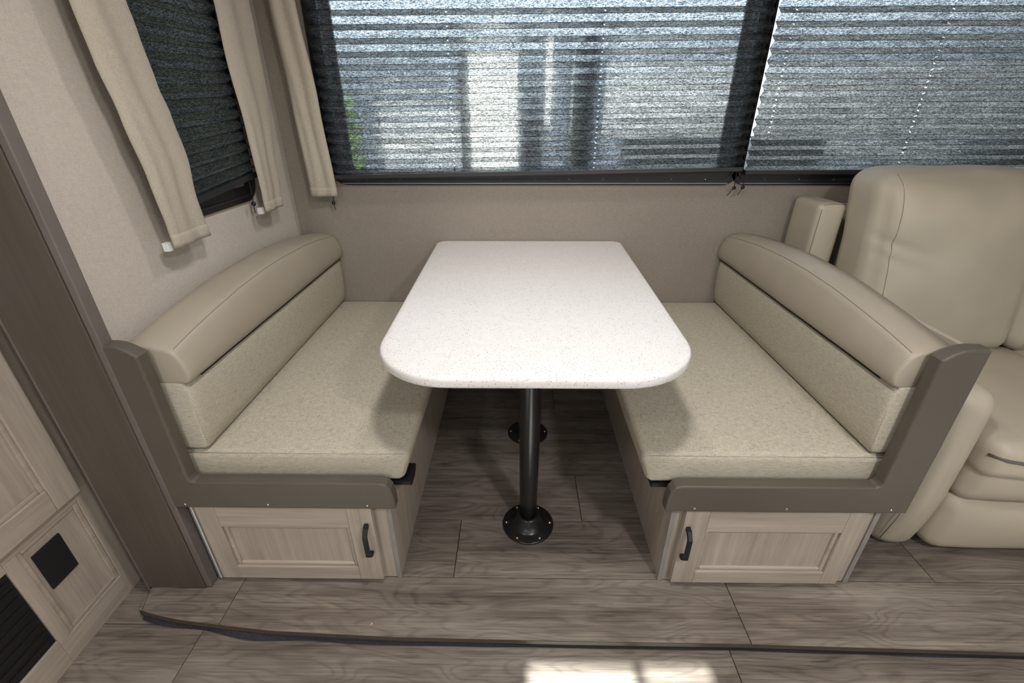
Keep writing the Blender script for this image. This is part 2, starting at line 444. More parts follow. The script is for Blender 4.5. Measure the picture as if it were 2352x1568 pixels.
# nosing and wiper under the slide edge
def edge_strip(name, off, z0, z1, th, mat, wave=0):
    bmv, f = [], []
    N = 160; xs = [-1.113 + (2.75 + 1.113) * i / N for i in range(N + 1)]
    for x in xs:
        y = edge_y(x) - off
        w_ = wave * (noise.noise(Vector((x * 6, 1, 2))) * .6 + .5) * max(.15, min(1, (.2 - x) / .9)) if wave else 0
        bmv += [(x, y, z1), (x, y - th * .4, z1 + (0 if wave else .0004)), (x, y - th - w_, z0 + (.35 * w_)), (x, y - w_ * .2, z0)]
    for i in range(N):
        for j in range(4):
            a = i * 4 + j; b = i * 4 + (j + 1) % 4
            f.append((a, b, b + 4, a + 4))
    f.append((0, 1, 2, 3)); f.append(tuple(range(N * 4, N * 4 + 4)))
    return pyd(name, bmv, f, mat, None, False)
struct(edge_strip('trim_1', 0, -.008, .0012, .004, 'nose'), 'thin dark nosing along the front edge of the raised floor')
tag(edge_strip('slide_wiper', -.004, ZM + .0005, -.009, .003, 'felt', .021), 'dark grey felt wiper strip hanging under the raised floor edge', 'floor seal')

# ------------------------------------------------------------------ slide-out post and island cabinet
po = sroot('trim_2', 'tall dark brown post board beside the pale bench')
prism('board', [(-1.118, .004), (-1.06, .006), (-1.0, .001), (-.948, .0015), (-.948, 1.95), (-1.118, 1.95)], 'y', -.046, -.024, 'post', po, .002)
box('edge_strip', -.9475, -.930, -.043, -.012, .004, 1.95, 'post_edge', po, .004, 3)
box('metal_strip', -.9295, -.9095, -.010, -.0005, .002, .326, 'greytrim', po, .002)
box('metal_strip', -.921, -.917, -.013, -.0105, .002, .326, 'clip', po, .001)
box('edge_strip', -1.126, -1.1185, -.045, -.026, ZM + .002, 1.95, 'post_edge', po, .002)
box('return_board', -1.10, -.985, -.0235, -.003, .002, 1.95, 'post', po)

XI = -1.193
isl = thing('kitchen_cabinet', 'pale wood kitchen cabinet with black vent square beside dark post', 'cabinet', (-1.5, -.4, ZM))
def child_loc(o, par):  # keep world coordinates under an empty that is not at the origin
    o.matrix_parent_inverse = Matrix.Translation(par.location).inverted(); return o
def cb(name, *a, par=isl, **k):
    o = box(name, *a, **k); o.parent = par; return child_loc(o, isl) if par is isl else o
cb('carcass', -1.80, XI - .018, -1.35, .295, ZM, .88, mat='wood_z')
cb('countertop', -1.83, XI + .02, -1.37, .296, .88, .915, mat='table', bevel=.006)
# face frame on the island, the recesses between the members
for b_, m_ in (((-.038, .29, ZM, .375), 'wood_z'), ((-.035, .29, .375, .87), 'wood_z'), ((-.235, -.038, ZM, .046), 'wood_y'), ((-.235, -.205, .046, .345), 'wood_z'),
               ((-.235, -.038, .345, .375), 'wood_y'), ((-.60, -.235, ZM, .062), 'wood_y'), ((-.60, -.235, .325, .375), 'wood_y'), ((-.65, -.60, ZM, .375), 'wood_z'), ((-1.35, -.65, ZM, .875), 'wood_z')):
    cb('face_frame', XI - .0178, XI, b_[0], b_[1], b_[2], b_[3], mat=m_, bevel=.0015)
cb('recessed_panel', XI - .0176, XI - .009, -.2045, -.0385, .0465, .3445, mat='wood_z')
for y0, y1, z0, z1 in ((-.2045, -.192, .0465, .3445), (-.051, -.0385, .0465, .3445), (-.192, -.051, .0465, .059), (-.192, -.051, .332, .3445)):
    cb('panel_moulding', XI - .0089, XI - .003, y0, y1, z0, z1, mat='wood_y', bevel=.0025)
cb('vent_square', XI - .0088, XI - .0035, -.180, -.107, .187, .305, mat='blackm', bevel=.001)
vg = cb('furnace_grille', XI - .0177, XI - .006, -.5995, -.2355, .0625, .3245, mat='blackm')
for k in range(9):
    cb('grille_slat', XI - .0058, XI - .002, -.595, -.24, .075 + k * .027, .089 + k * .027, mat='blackp', bevel=.001)
dr = cb('cabinet_door', XI + .0002, XI + .006, -.62, -.027, .372, .86, mat='wood_z')
def dchild(name, *a, **k):
    o = box(name, *a, **k); o.parent = dr; o.matrix_parent_inverse = Matrix.Translation(isl.location).inverted() @ Matrix.Identity(4)
    o.matrix_parent_inverse = Matrix.Identity(4); return o
for y0, y1, z0, z1, m_ in ((-.095, -.027, .372, .86, 'wood_z'), (-.62, -.552, .372, .86, 'wood_z'), (-.552, -.095, .372, .44, 'wood_y'), (-.552, -.095, .792, .86, 'wood_y')):
    dchild('door_frame', XI + .0062, XI + .014, y0, y1, z0, z1, mat=m_, bevel=.003)
for y0, y1, z0, z1 in ((-.108, -.0952, .4402, .7918), (-.5518, -.539, .4402, .7918), (-.539, -.108, .4402, .453), (-.539, -.108, .779, .7918)):
    dchild('panel_moulding', XI + .0062, XI + .011, y0, y1, z0, z1, mat='wood_y', bevel=.004)

# ------------------------------------------------------------------ dinette benches
def bench(side, xa, xb, dx0, dx1, px0, px1, pz, tip, outer, inner, hx, label):
    """xa..xb base, dx door, px panel recess, outer/inner/tip of the L-shaped side panel; side -1 left, +1 right"""
    L = side < 0
    b = thing('dinette_bench', label, 'bench', (0, 0, 0))
    ax, wx = (xb, xa) if L else (xa, xb)           # aisle side, wall side
    ix0, ix1 = (xa, xb)
    boxes('base', [(min(ax, ax + side * .016), max(ax, ax + side * .016), .0, YW - .002, .001, .383), (xa + (0 if L else .016), xb - (.016 if L else 0), .018, YW - .002, .001, .30),
                   (xa + (0 if L else .016), xb - (.016 if L else 0), .018, YW - .002, .36, .383)], 'wood_z', b)
    # face frame on the front
    for nm, a_, c_, z0, z1, m_ in (('face_stile', xa + (0 if L else .0162), dx0 + .015, .001, .36, 'wood_z'), ('face_stile', dx1 - .015, xb - (.0162 if L else 0), .001, .36, 'wood_z'),
                                   ('face_rail', dx0 + .0152, dx1 - .0152, .001, .04, 'wood_x'), ('face_rail', dx0 + .0152, dx1 - .0152, .30, .36, 'wood_x')):
        box(nm, a_, c_, 0, .0178, z0, z1, m_, b, .001)
    x_ = (ax - .003, ax + .010) if not L else (ax - .010, ax + .003)
    box('corner_trim', x_[0], x_[1], -.0045, -.0003, .001, .335, 'greytrim', b, .001)
    if not L:
        box('corner_trim', xb - .011, xb + .003, -.0045, -.0003, .001, .335, 'greytrim', b, .001)
    # door: stiles, rails, moulding, panel, handle
    z0, z1 = .022, .315
    d = box('cabinet_door', dx0 + .004, dx1 - .004, -.008, -.0005, z0 + .004, z1 - .004, 'wood_z', b)
    for nm, a_, c_, e_, g_, m_ in (('door_stile', dx0, px0, z0, z1, 'wood_z'), ('door_stile', px1, dx1, z0, z1, 'wood_z'), ('door_rail', px0 + .0003, px1 - .0003, z0, pz[0], 'wood_x'), ('door_rail', px0 + .0003, px1 - .0003, pz[1], z1, 'wood_x')):
        box(nm, a_, c_, -.025, -.0082, e_, g_, m_, d, .0018)
    for a_, c_, e_, g_ in ((px0 + .0004, px0 + .012, pz[0] + .0004, pz[1] - .0004), (px1 - .012, px1 - .0004, pz[0] + .0004, pz[1] - .0004), (px0 + .012, px1 - .012, pz[0] + .0004, pz[0] + .012), (px0 + .012, px1 - .012, pz[1] - .012, pz[1] - .0004)):
        box('panel_moulding', a_, c_, -.0185, -.0082, e_, g_, 'wood_x', d, .004)
    box('door_panel', px0 + .0122, px1 - .0122, -.0120, -.0082, pz[0] + .0122, pz[1] - .0122, 'wood_z', d)
    # handle: bowed bar with two feet
    hz0, hz1 = .135, .255
    prof = [(-.025, hz1), (-.040, hz1 - .003), (-.056, hz1 - .022), (-.056, hz0 + .022), (-.040, hz0 + .003), (-.025, hz0), (-.025, hz0 + .012), (-.036, hz0 + .014), (-.047, hz0 + .028), (-.047, hz1 - .028), (-.036, hz1 - .014), (-.025, hz1 - .012)]
    prism('door_handle', [(p[0], p[1]) for p in prof], 'x', hx - .006, hx + .006, 'handle', d, .001)
    # L-shaped wrapped side panel
    s = side
    zi, zb, zt = .417, .327, .812
    P = [(outer, zb), (outer, zt - .003), (outer - s * .004, zt)]
    wv = abs(outer - inner)
    P += [(outer - s * wv * .40, zt + .001), (outer - s * wv * .60, zt - .002), (outer - s * wv * .78, zt - .010), (outer - s * wv * .9, zt - .019), (inner + s * .004, zt - .023), (inner, zt - .028)]
    P += [(inner, zi + .012), (inner - s * .003, zi + .004), (inner - s * .012, zi)]
    P += [(tip + s * .032, zi), (tip + s * .016, zi - .006), (tip + s * .006, zi - .022), (tip + s * .001, zi - .05), (tip, zb + .004), (tip + s * .003, zb)]
    sp = prism('side_panel', P, 'y', -.042, -.007, 'panel', b, .006, 3)
    lo, hi = min(tip, outer), max(tip, outer)
    for k in (.12, .50, .93) if not L else (.09, .45, .88):
        x_ = lo + (hi - lo) * k
        q = lathe('screw', [(0.0001, .0018), (.003, .0012), (.0042, 0)], (0, 0, 0), 'steel', sp, 12)
        q.rotation_euler = (math.radians(90), 0, 0); q.location = (x_, -.0420, zb + .014)
    # board behind the back cushion
    bx = (.988, 1.003) if not L else (-.966, -.957)
    box('back_board', bx[0], bx[1], -.006, YW - .002, .36, .795 if not L else .70, 'wood_y', b, .002)
    for y0 in (.004, .52):
        x0_, x1_ = sorted((ax - s * .001, ax - s * .066))
        o = prism('strap', [(y0, .383), (y0 + .003, .368), (y0 + .012, .358), (y0 + .050, .358), (y0 + .064, .366), (y0 + .072, .383)], 'x', x0_, x1_, 'blackp', b, .003)
    return b
bench(-1, -.955, -.372, -.899, -.417, -.846, -.485, (.073, .237), -.342, -.957, -.864, -.436, 'dinette bench base with door handle at its right side against the pale wall')
bench(1, .408, .972, .436, .922, .500, .873, (.070, .235), .370, .999, .902, .449, 'dinette bench base standing next to the beige recliner sofa')

def seat_cushion(x0, x1, s, label):
    c = thing('seat_cushion', label, 'cushion', (0, 0, 0), 'tweed seat cushions on the benches')
    def shp(o, p):
        o = Vector(o)
        if p[2] > 0: o.z += .006 * max(0, 1 - p[0] ** 2) * max(0, 1 - p[1] ** 2)
        a = -s * p[0]      # aisle side of the cushion
        if a > .4 and p[2] < .5: o.x += s * .022 * (a - .4) / .6 * (.5 - p[2]) / 1.5
        o.z += .0016 * noise.noise(o * 11)
        return o
    softbox('cover', x0, x1, .003, YW - .006, .3845, .482, .017, 'tweed', c, (0, .004, 0), 12, shape=shp)
    zt = .4795
    ring = [(x0 + .012, .006), (x1 - .012, .006)]
    tube('seam', [(x0 + .012, .0050, .4765), (x1 - .012, .0050, .4765)], .0008, 'tweed', c, 6)
    xa = x1 if s < 0 else x0
    tube('seam', [(xa - (-s) * .008, .008, .474), (xa - (-s) * .011, .006, .45), (xa - (-s) * .02, .006, .41)], .0009, 'tweed', c, 6)
    return c
seat_cushion(-.93, -.303, -1, 'pale tweed seat cushion on the bench beside the curtained wall')
seat_cushion(.304, .955, 1, 'pale tweed seat cushion on the bench next to the sofa')

def back_cushion(xf, s, depth, label):
    """xf: x of the front face at the seat; s=-1 left bench (depth towards -x)"""
    c = thing('back_cushion', label, 'cushion', (0, 0, 0), 'two-tone back cushions of the benches')
    Y0, Y1 = .002, YW - .004
    X = lambda u: xf + s * u
    def sweep(name, prof, mat, arch, rend=.018):
        st = []
        n = 28; ys = [Y0, Y0 + rend * .12, Y0 + rend * .4, Y0 + rend]
        ys += [Y0 + rend + (Y1 - Y0 - 2 * rend) * k / n for k in range(1, n)]
        ys += [Y1 - rend, Y1 - rend * .4, Y1 - rend * .12, Y1]
        zc = sum(p[1] for p in prof) / len(prof); uc = sum(p[0] for p in prof) / len(prof)
        for y in ys:
            e = min(y - Y0, Y1 - y); k = 0 if e >= rend else rend * (1 - math.sqrt(max(0, 1 - (1 - e / rend) ** 2)))
            a = arch * (1 - ((y - (Y0 + Y1) / 2) / ((Y1 - Y0) / 2)) ** 2)
            ring = []
            for (u, z, wz) in prof:
                dv = Vector((u - uc, z - zc)); dv = dv * max(.2, 1 - k / max(.03, dv.length))
                ring.append((X(uc + dv.x - .006 * (wz if False else 0)), y, zc + dv.y + a * wz + .010 * wz * (y - Y0) / (Y1 - Y0) + .0015 * noise.noise(Vector((u * 9, y * 7, z * 9)))))
            st.append(ring)
        return loft(name, st, mat, c)
    # fabric half: (depth, height, share of the crown)
    fab = [(.010, .487, 0), (.002, .495, 0), (-.002, .53, 0), (-.006, .58, 0), (-.006, .64, 0), (-.002, .675, 0), (.006, .693, 0), (.02, .700, 0), (.06, .702, 0), (depth, .70, 0), (depth, .60, 0), (depth, .50, 0), (depth - .008, .487, 0), (.05, .4865, 0)]
    sweep('cover', fab, 'tweed', 0, .014)
    vin = [(.016, .686, .0), (-.006, .687, .0), (-.016, .694, .03), (-.020, .708, .12), (-.019, .725, .3), (-.012, .746, .6), (-.003, .764, .85), (.005, .774, 1), (.022, .782, 1), (.055, .789, 1), (.09, .788, 1), (depth - .018, .782, 1), (depth - .005, .772, .95), (depth, .755, .7), (depth, .73, .4), (depth, .690, 0), (.08, .686, 0)]
    sweep('bolster', vin, 'vinyl', .047, .009)
    def line(u, z, wz, r, mat, nm, y0=Y0 + .012, y1=Y1 - .012):
        pts = []
        for k in range(41):
            y = y0 + (y1 - y0) * k / 40; a = .047 * (1 - ((y - (Y0 + Y1) / 2) / ((Y1 - Y0) / 2)) ** 2)
            pts.append((X(u), y, z + a * wz + .010 * wz * (y - Y0) / (Y1 - Y0) + .0015 * noise.noise(Vector((u * 9, y * 7, z * 9)))))
        return tube(nm, pts, r, mat, c, 6)
    line(.0050, .7744, 1, .0007, 'seam', 'seam')
    line(-.0085, .6865, 0, .0020, 'crease', 'piping_shadow', Y0 + .05, Y1 - .02)  # dark tube colours in the crease and piping shadow under the bolster
    # end seams by the side panel
    tube('seam', [(X(.007), Y0 + .006, .772), (X(-.006), Y0 + .003, .748), (X(-.014), Y0 + .003, .72), (X(-.013), Y0 + .004, .697)], .0008, 'seam', c, 6)
    tube('seam', [(X(.004), Y0 + .004, .688), (X(-.001), Y0 + .003, .62), (X(.000), Y0 + .003, .54), (X(.006), Y0 + .005, .495)], .001, 'tweed', c, 6)
    return c
back_cushion(-.818, -1, .136, 'two-tone back cushion with vinyl bolster against the curtained wall')
back_cushion(.876, 1, .108, 'two-tone back cushion with vinyl bolster in front of the sofa')

# ------------------------------------------------------------------ table
def table():
    t = thing('dinette_table', 'white speckled dinette table with rounded front on black pedestal legs', 'table', (0, 0, 0))
    cxf, cxb, hf, hb = .020, .0265, .377, .398
    yf, yb, rf, rb = -.090, 1.062, .185, .045
    def side(y): k = (y - yf) / (yb - yf); return hf + (hb - hf) * k, cxf + (cxb - cxf) * k
    out = []
    for sx in (1, -1):
        seg = []
        for i in range(17):                                  # front corner arc
            a = math.pi / 2 * i / 16; y = yf + rf * (1 - math.cos(a)); h, c = side(y)
            seg.append((c + sx * (h - rf + rf * math.sin(a)), y))
        for i in range(9):
            a = math.pi / 2 * i / 8; y = yb - rb + rb * math.sin(a); h, c = side(y)
            seg.append((c + sx * (h - rb + rb * math.cos(a)), y))
        out.append(seg)
    poly = out[0] + out[1][::-1]; n = len(poly)
    def inset(d):
        r = []
        for i in range(n):
            p0, p1, p2 = Vector(poly[i - 1]), Vector(poly[i]), Vector(poly[(i + 1) % n])
            nn = ((p1 - p0).normalized() + (p2 - p1).normalized()); nn = Vector((-nn.y, nn.x)).normalized(); q = p1 + nn * d; r.append(q)
        return r
    rings = []
    T = .765
    for d, z in ((.03, T - .027), (.006, T - .027), (.0015, T - .0255), (0, T - .022), (0, T - .009), (.0012, T - .0045), (.0045, T - .0012), (.009, T), (.022, T)):
        rings.append([(p.x, p.y, z) for p in inset(d)])
    o = loft('tabletop', rings, 'table', t, True)
    for cx, cy in ((.018, .205), (.026, .705)):
        lathe('table_leg', [(.0282, .045), (.0290, .12), (.0325, .45), (.0330, .70), (.0330, .712)], (cx, cy, 0), 'pole', t, 36)
        lathe('mounting_plate', [(.033, .712), (.045, .715), (.085, .732), (.09, .737)], (cx, cy, 0), 'pole', t, 36)
        fl_ = lathe('floor_flange', [(.087, .0005), (.087, .004), (.084, .0065), (.060, .0075), (.054, .010), (.040, .038), (.0375, .048), (.034, .051), (.0285, .051)], (cx, cy, 0), 'pole', t, 48)
        for k in range(6):
            a = math.radians(k * 60)
            lathe('screw', [(.0052, .0060), (.0050, .0085), (.0035, .0105), (.0002, .0112)], (cx + .0745 * math.cos(a), cy + .0745 * math.sin(a), 0), 'steel', fl_, 12)
table()

# ------------------------------------------------------------------ windows
def ring_frame(name, u0, u1, z0, z1, wid, rad, a0, a1, axis, mat, parent):
    """rounded rectangular ring in the wall plane, a0..a1 along the wall normal"""
    def rr(d):
        r = max(.004, rad - d); pts = []
        for cx, cz, st in ((u1 - d - r, z1 - d - r, 0), (u0 + d + r, z1 - d - r, 90), (u0 + d + r, z0 + d + r, 180), (u1 - d - r, z0 + d + r, 270)):
            for k in range(9):
                t = math.radians(st + 90 * k / 8); pts.append((cx + r * math.cos(t), cz + r * math.sin(t)))
        return pts
    P = lambda p, a: (p[0], a, p[1]) if axis == 'y' else (a, p[0], p[1])
    O, I = rr(0), rr(wid); n = len(O)
    rings = [[P(p, a0) for p in O], [P(p, a1) for p in O], [P(p, a1) for p in I], [P(p, a0) for p in I], [P(p, a0) for p in O]]
    return loft(name, rings, mat, parent, False, cap=False)
def window(name, axis, hole, a_in, a_out, label, sg):
    o = sroot(name, label)
    u0, u1, z0, z1 = hole
    e = .010
    ring_frame('window_frame', u0 - .047, u1 + .047, z0 - .028, z1 + .04, .052 if axis == 'y' else .05, .07, a_in, a_in - sg * e, axis, 'blackp', o)
    ring_frame('inner_bead', u0 - .018, u1 + .018, z0 - .012, z1 + .02, .006, .05, a_in - sg * e, a_in - sg * (e + .006), axis, 'rail', o)
    ring_frame('outer_frame', u0 - .02, u1 + .02, z0 - .02, z1 + .02, .045, .06, a_out, a_out + sg * .012, axis, 'blackp', o)
    g0, g1 = sorted((a_out - sg * .030, a_out - sg * .026))
    if axis == 'y': box('glass_pane', u0 + .001, u1 - .001, g0, g1, z0 + .001, z1 - .001, 'glass', o)
    else: box('glass_pane', g0, g1, u0 + .001, u1 - .001, z0 + .001, z1 - .001, 'glass', o)
    if axis == 'y':
        box('frame_lip', u0 - .0, u1 + .0, a_in - sg * (e + .0035), a_in - sg * e, z0 - .0215, z0 - .0195, 'alu', o)
        k = u0 + .10
        while k < u1:
            q = lathe('screw', [(.0045, 0), (.004, .0016), (.0002, .0022)], (0, 0, 0), 'steel', o, 10)
            q.rotation_euler = (math.radians(90), 0, 0); q.location = (k, a_in - sg * e, z0 - .018 + .011); k += .139
    return o
struct(window('window_1', 'y', WB1, YW, YW + .07, 'wide black-framed window behind the table', 1))
struct(window('window_2', 'y', WB2, YW, YW + .07, 'black-framed window above the sofa', 1))
struct(window('window_3', 'x', WL1, XL, XL - .07, 'narrow black-framed window between the pale curtains', -1))
for k, h in enumerate(RW):
    o = sroot('window_%d' % (4 + k), 'added window letting light through the unseen wall opposite the dinette')
    box('glass_pane', h[0], h[1], YR - .035, YR - .03, h[2], h[3], 'glass', o)

# ------------------------------------------------------------------ pleated blinds
def blind(axis, u0, u1, a, sg, zb0, zb1, zt, npl, cords, label, beads, rail=.018):
    b = thing('pleated_blind', label, 'window blind', (0, 0, 0), 'black pleated blinds')
    amp = .0125
    zb = lambda u: zb0 + (zb1 - zb0) * (u - u0) / (u1 - u0)
    cols = [u0]
    for c in cords: cols += [c - .0028, c + .0028]
    cols.append(u1)
    # subdivide the long columns so that the facets sag slightly
    fine = []
    for p, q in zip(cols, cols[1:]):
        m = max(1, int((q - p) / .12)); fine += [p + (q - p) * k / m for k in range(m)]
    fine.append(cols[-1])
    hole = lambda i: any(abs((fine[i] + fine[i + 1]) / 2 - c) < .002 for c in cords)
    rows = []                                             # (t, offset, is hole band above)
    N = npl * 2
    T = lambda k: 1 - (1 - k / N) ** 0.88 if False else (k / N) ** .90
    for k in range(N):
        t0, t1 = T(k), T(k + 1); o0, o1 = (amp, -amp) if k % 2 else (-amp, amp)
        for fr in (0, .40, .62):
            rows.append((t0 + (t1 - t0) * fr, o0 + (o1 - o0) * fr, fr == .40))
    rows.append((1, amp if N % 2 else -amp, False))
    P = lambda u, o, z: (u, a - sg * o, z) if axis == 'y' else (a - sg * o, u, z)
    V, F = [], []
    for t, o, h in rows:
        for u in fine:
            z0_ = zb(u) + rail; z = zt - (zt - z0_) * t
            V.append(P(u, o + .0012 * noise.noise(Vector((u * 5, t * 20, 3))), z + .0012 * noise.noise(Vector((u * 4, t * 9, 7)))))
    n = len(fine)
    for r in range(len(rows) - 1):
        for i in range(n - 1):
            if rows[r][2] and hole(i): continue
            q = r * n + i; F.append((q, q + 1, q + n + 1, q + n))
    pyd('fabric', V, F, 'blind', b)
    CV, CF = [], []                                       # pressed fold lines, doubled cloth
    for k in range(1, N):
        t_ = T(k); o_ = -amp if k % 2 == 0 else amp; sgn_ = 1 if o_ > 0 else -1
        i0 = len(CV)
        for u in fine:
            z0_ = zb(u) + rail; z = zt - (zt - z0_) * t_ + .0012 * noise.noise(Vector((u * 4, t_ * 9, 7))); oo = o_ + .0012 * noise.noise(Vector((u * 5, t_ * 20, 3)))
            CV += [P(u, oo + sgn_ * .0008, z + .0007), P(u, oo + sgn_ * .0008, z - .0007), P(u, oo - sgn_ * .0006, z)]
        for i in range(n - 1):
            for j in range(3): q = i0 + i * 3; CF.append((q + j, q + (j + 1) % 3, q + 3 + (j + 1) % 3, q + 3 + j))
    fc = pyd('fold_lines', CV, CF, 'blackm', b); fc['kind'] = 'stuff'
    # bottom rail, slightly out of level as it hangs
    w_ = .011
    sec = []
    for u in (u0 - .001, u1 + .001):
        z = zb(u)
        sec.append([P(u, -w_, z), P(u, w_, z), P(u, w_ + .002, z + .004), P(u, w_, z + rail), P(u, -w_, z + rail)])
    loft('bottom_rail', sec, 'rail', b, False)
    hr = [(u0, u1, zt, zt + .025)]
    p0, p1 = P(u0, -.013, zt), P(u1, .013, zt + .025)
    box('head_rail', min(p0[0], p1[0]), max(p0[0], p1[0]), min(p0[1], p1[1]), max(p0[1], p1[1]), zt, zt + .025, 'rail', b, .002)
    for c in cords:
        tube('cord', [P(c, 0, zt), P(c, 0, zb(c) + rail * .5)], .0007, 'cord', b, 5)
    for u, du, zz, tail in beads:
        st = zb(u)
        tube('cord', [P(u, .004, st + .004), P(u + du * .6, .004, (st + zz) / 2 + .01), P(u + du, .003, zz)], .0014, 'cord', b, 6)
        pb = P(u + du, .003, zz)
        lathe('cord_bead', [(.0002, -.0072), (.0048, -.006), (.0074, -.002), (.0076, .001), (.0053, .006), (.0002, .0078)], pb, 'blackp', b, 14)
        tube('cord', [pb, P(u + du + tail[0] * .5, .003, zz - .014), P(u + du + tail[0], .003, zz - .03)], .0015, 'cord', b, 6)
    return b
BY = 1.028
blind('y', -.768, .868, BY, 1, 1.022, 1.052, 1.735, 17, (-.276, .281, .845), 'wide black pleated blind hanging behind the table', [(-.757, -.030, .930, (.004, 0)), (.850, .004, .990, (-.022, 0))])
blind('y', .884, 2.18, BY, 1, 1.040, 1.044, 1.735, 17, (.944, 1.482), 'black pleated blind hanging above the beige sofa', [(.888, .000, .992, (-.014, 0))])
blind('x', .315, .742, XL + .030, -1, 1.028, 1.066, 1.655, 16, (.62,), 'narrow black pleated blind on the pale side wall', [(.700, -.006, .985, (-.004, 0))])

# ------------------------------------------------------------------ curtains
def curtain(axis, a_wall, sg, keysL, keysR, dist, label, z0, tilt=0, clip=True):
    """keys: (z, u) for both edges. The cloth stands dist off the wall"""
    c = thing('curtain', label, 'curtain', (0, 0, 0), 'pale cloth window curtains')
    def ev(K, z):
        K = sorted(K)
        if z <= K[0][0]: return K[0][1]
        for (za, ua), (zb_, ub) in zip(K, K[1:]):
            if za <= z <= zb_:
                t = (z - za) / (zb_ - za); t = t * t * (3 - 2 * t); return ua + (ub - ua) * t
        return K[-1][1]
    P = lambda u, d, z: (u, a_wall - sg * d, z) if axis == 'y' else (a_wall + (-sg) * d, u, z)
    zt = 1.80; n, m = 26, 40
    def sheet(name, za, zb_, grow, m):
        V, F = [], []
        for j in range(m + 1):
            z = za + (zb_ - za) * j / m; l, r = ev(keysL, z), ev(keysR, z)
            for i in range(n + 1):
                t = i / n
                fold = .0050 * math.sin(t * 6.2 + .8 + 1.0 * noise.noise(Vector((z * 1.8, 3, sg)))) + .0022 * math.sin(t * 15 + z * 2.0 + 2 * noise.noise(Vector((z * 3, 8, t)))) + .006 * math.sin(math.pi * t)
                edge = .010 * (max(0, .12 - t) / .12) ** 1.5 + .010 * (max(0, t - .90) / .10) ** 1.5
                d = dist + fold * (1 if z > z0 + .05 else .7) - edge + grow
                V.append(P(l + (r - l) * t + (grow if t > .5 else -grow) * .5, d, z - (tilt * t if j == 0 or za == z0 and zb_ - za < .1 else tilt * t * max(0, 1 - (z - z0) / .2))))
        for j in range(m):
            for i in range(n):
                q = j * (n + 1) + i; F.append((q, q + 1, q + n + 2, q + n + 1))
        o = pyd(name, V, F, 'curtain', c, True)
        so_ = o.modifiers.new('thickness', 'SOLIDIFY'); so_.thickness = .003; so_.offset = 0
        return o
    sheet('cloth', z0, zt, 0, m); sheet('hem', z0, z0 + .034, .0022, 3)
    l = ev(keysL, z0)
    if clip:
        p0, p1 = P(l - .004, dist - .032, 0), P(l + .014, dist - .016, 0)
        box('mounting_tab', min(p0[0], p1[0]), max(p0[0], p1[0]), min(p0[1], p1[1]), max(p0[1], p1[1]), z0 - .008, z0 + .014, 'clip', c, .001)
    p0, p1 = P(ev(keysL, zt) , .0005, 0), P(ev(keysR, zt), dist + .01, 0)
    box('curtain_bracket', min(p0[0], p1[0]), max(p0[0], p1[0]), min(p0[1], p1[1]), max(p0[1], p1[1]), zt, zt + .02, 'clip', c, .002)
    return c
curtain('x', XL, -1, [(.96, .234), (1.125, .223), (1.26, .205), (1.37, .189), (1.47, .183), (1.8, .17)], [(.945, .386), (1.06, .378), (1.16, .392), (1.26, .379), (1.33, .362), (1.44, .349), (1.50, .340), (1.8, .31)], .064, 'wide pale curtain hanging beside the dark post', .955)
curtain('x', XL, -1, [(.95, .712), (1.23, .71), (1.4, .70), (1.56, .709), (1.8, .71)], [(.95, .832), (1.05, .855), (1.35, .915), (1.6, .918), (1.8, .92)], .064, 'pale curtain hanging on the side wall near the room corner', .955)
curtain('y', YW, 1, [(.96, -.862), (1.3, -.870), (1.62, -.884), (1.8, -.89)], [(.96, -.757), (1.3, -.770), (1.62, -.792), (1.8, -.80)], .070, 'pale curtain hanging at the edge of the wide window', .962, 0, False)

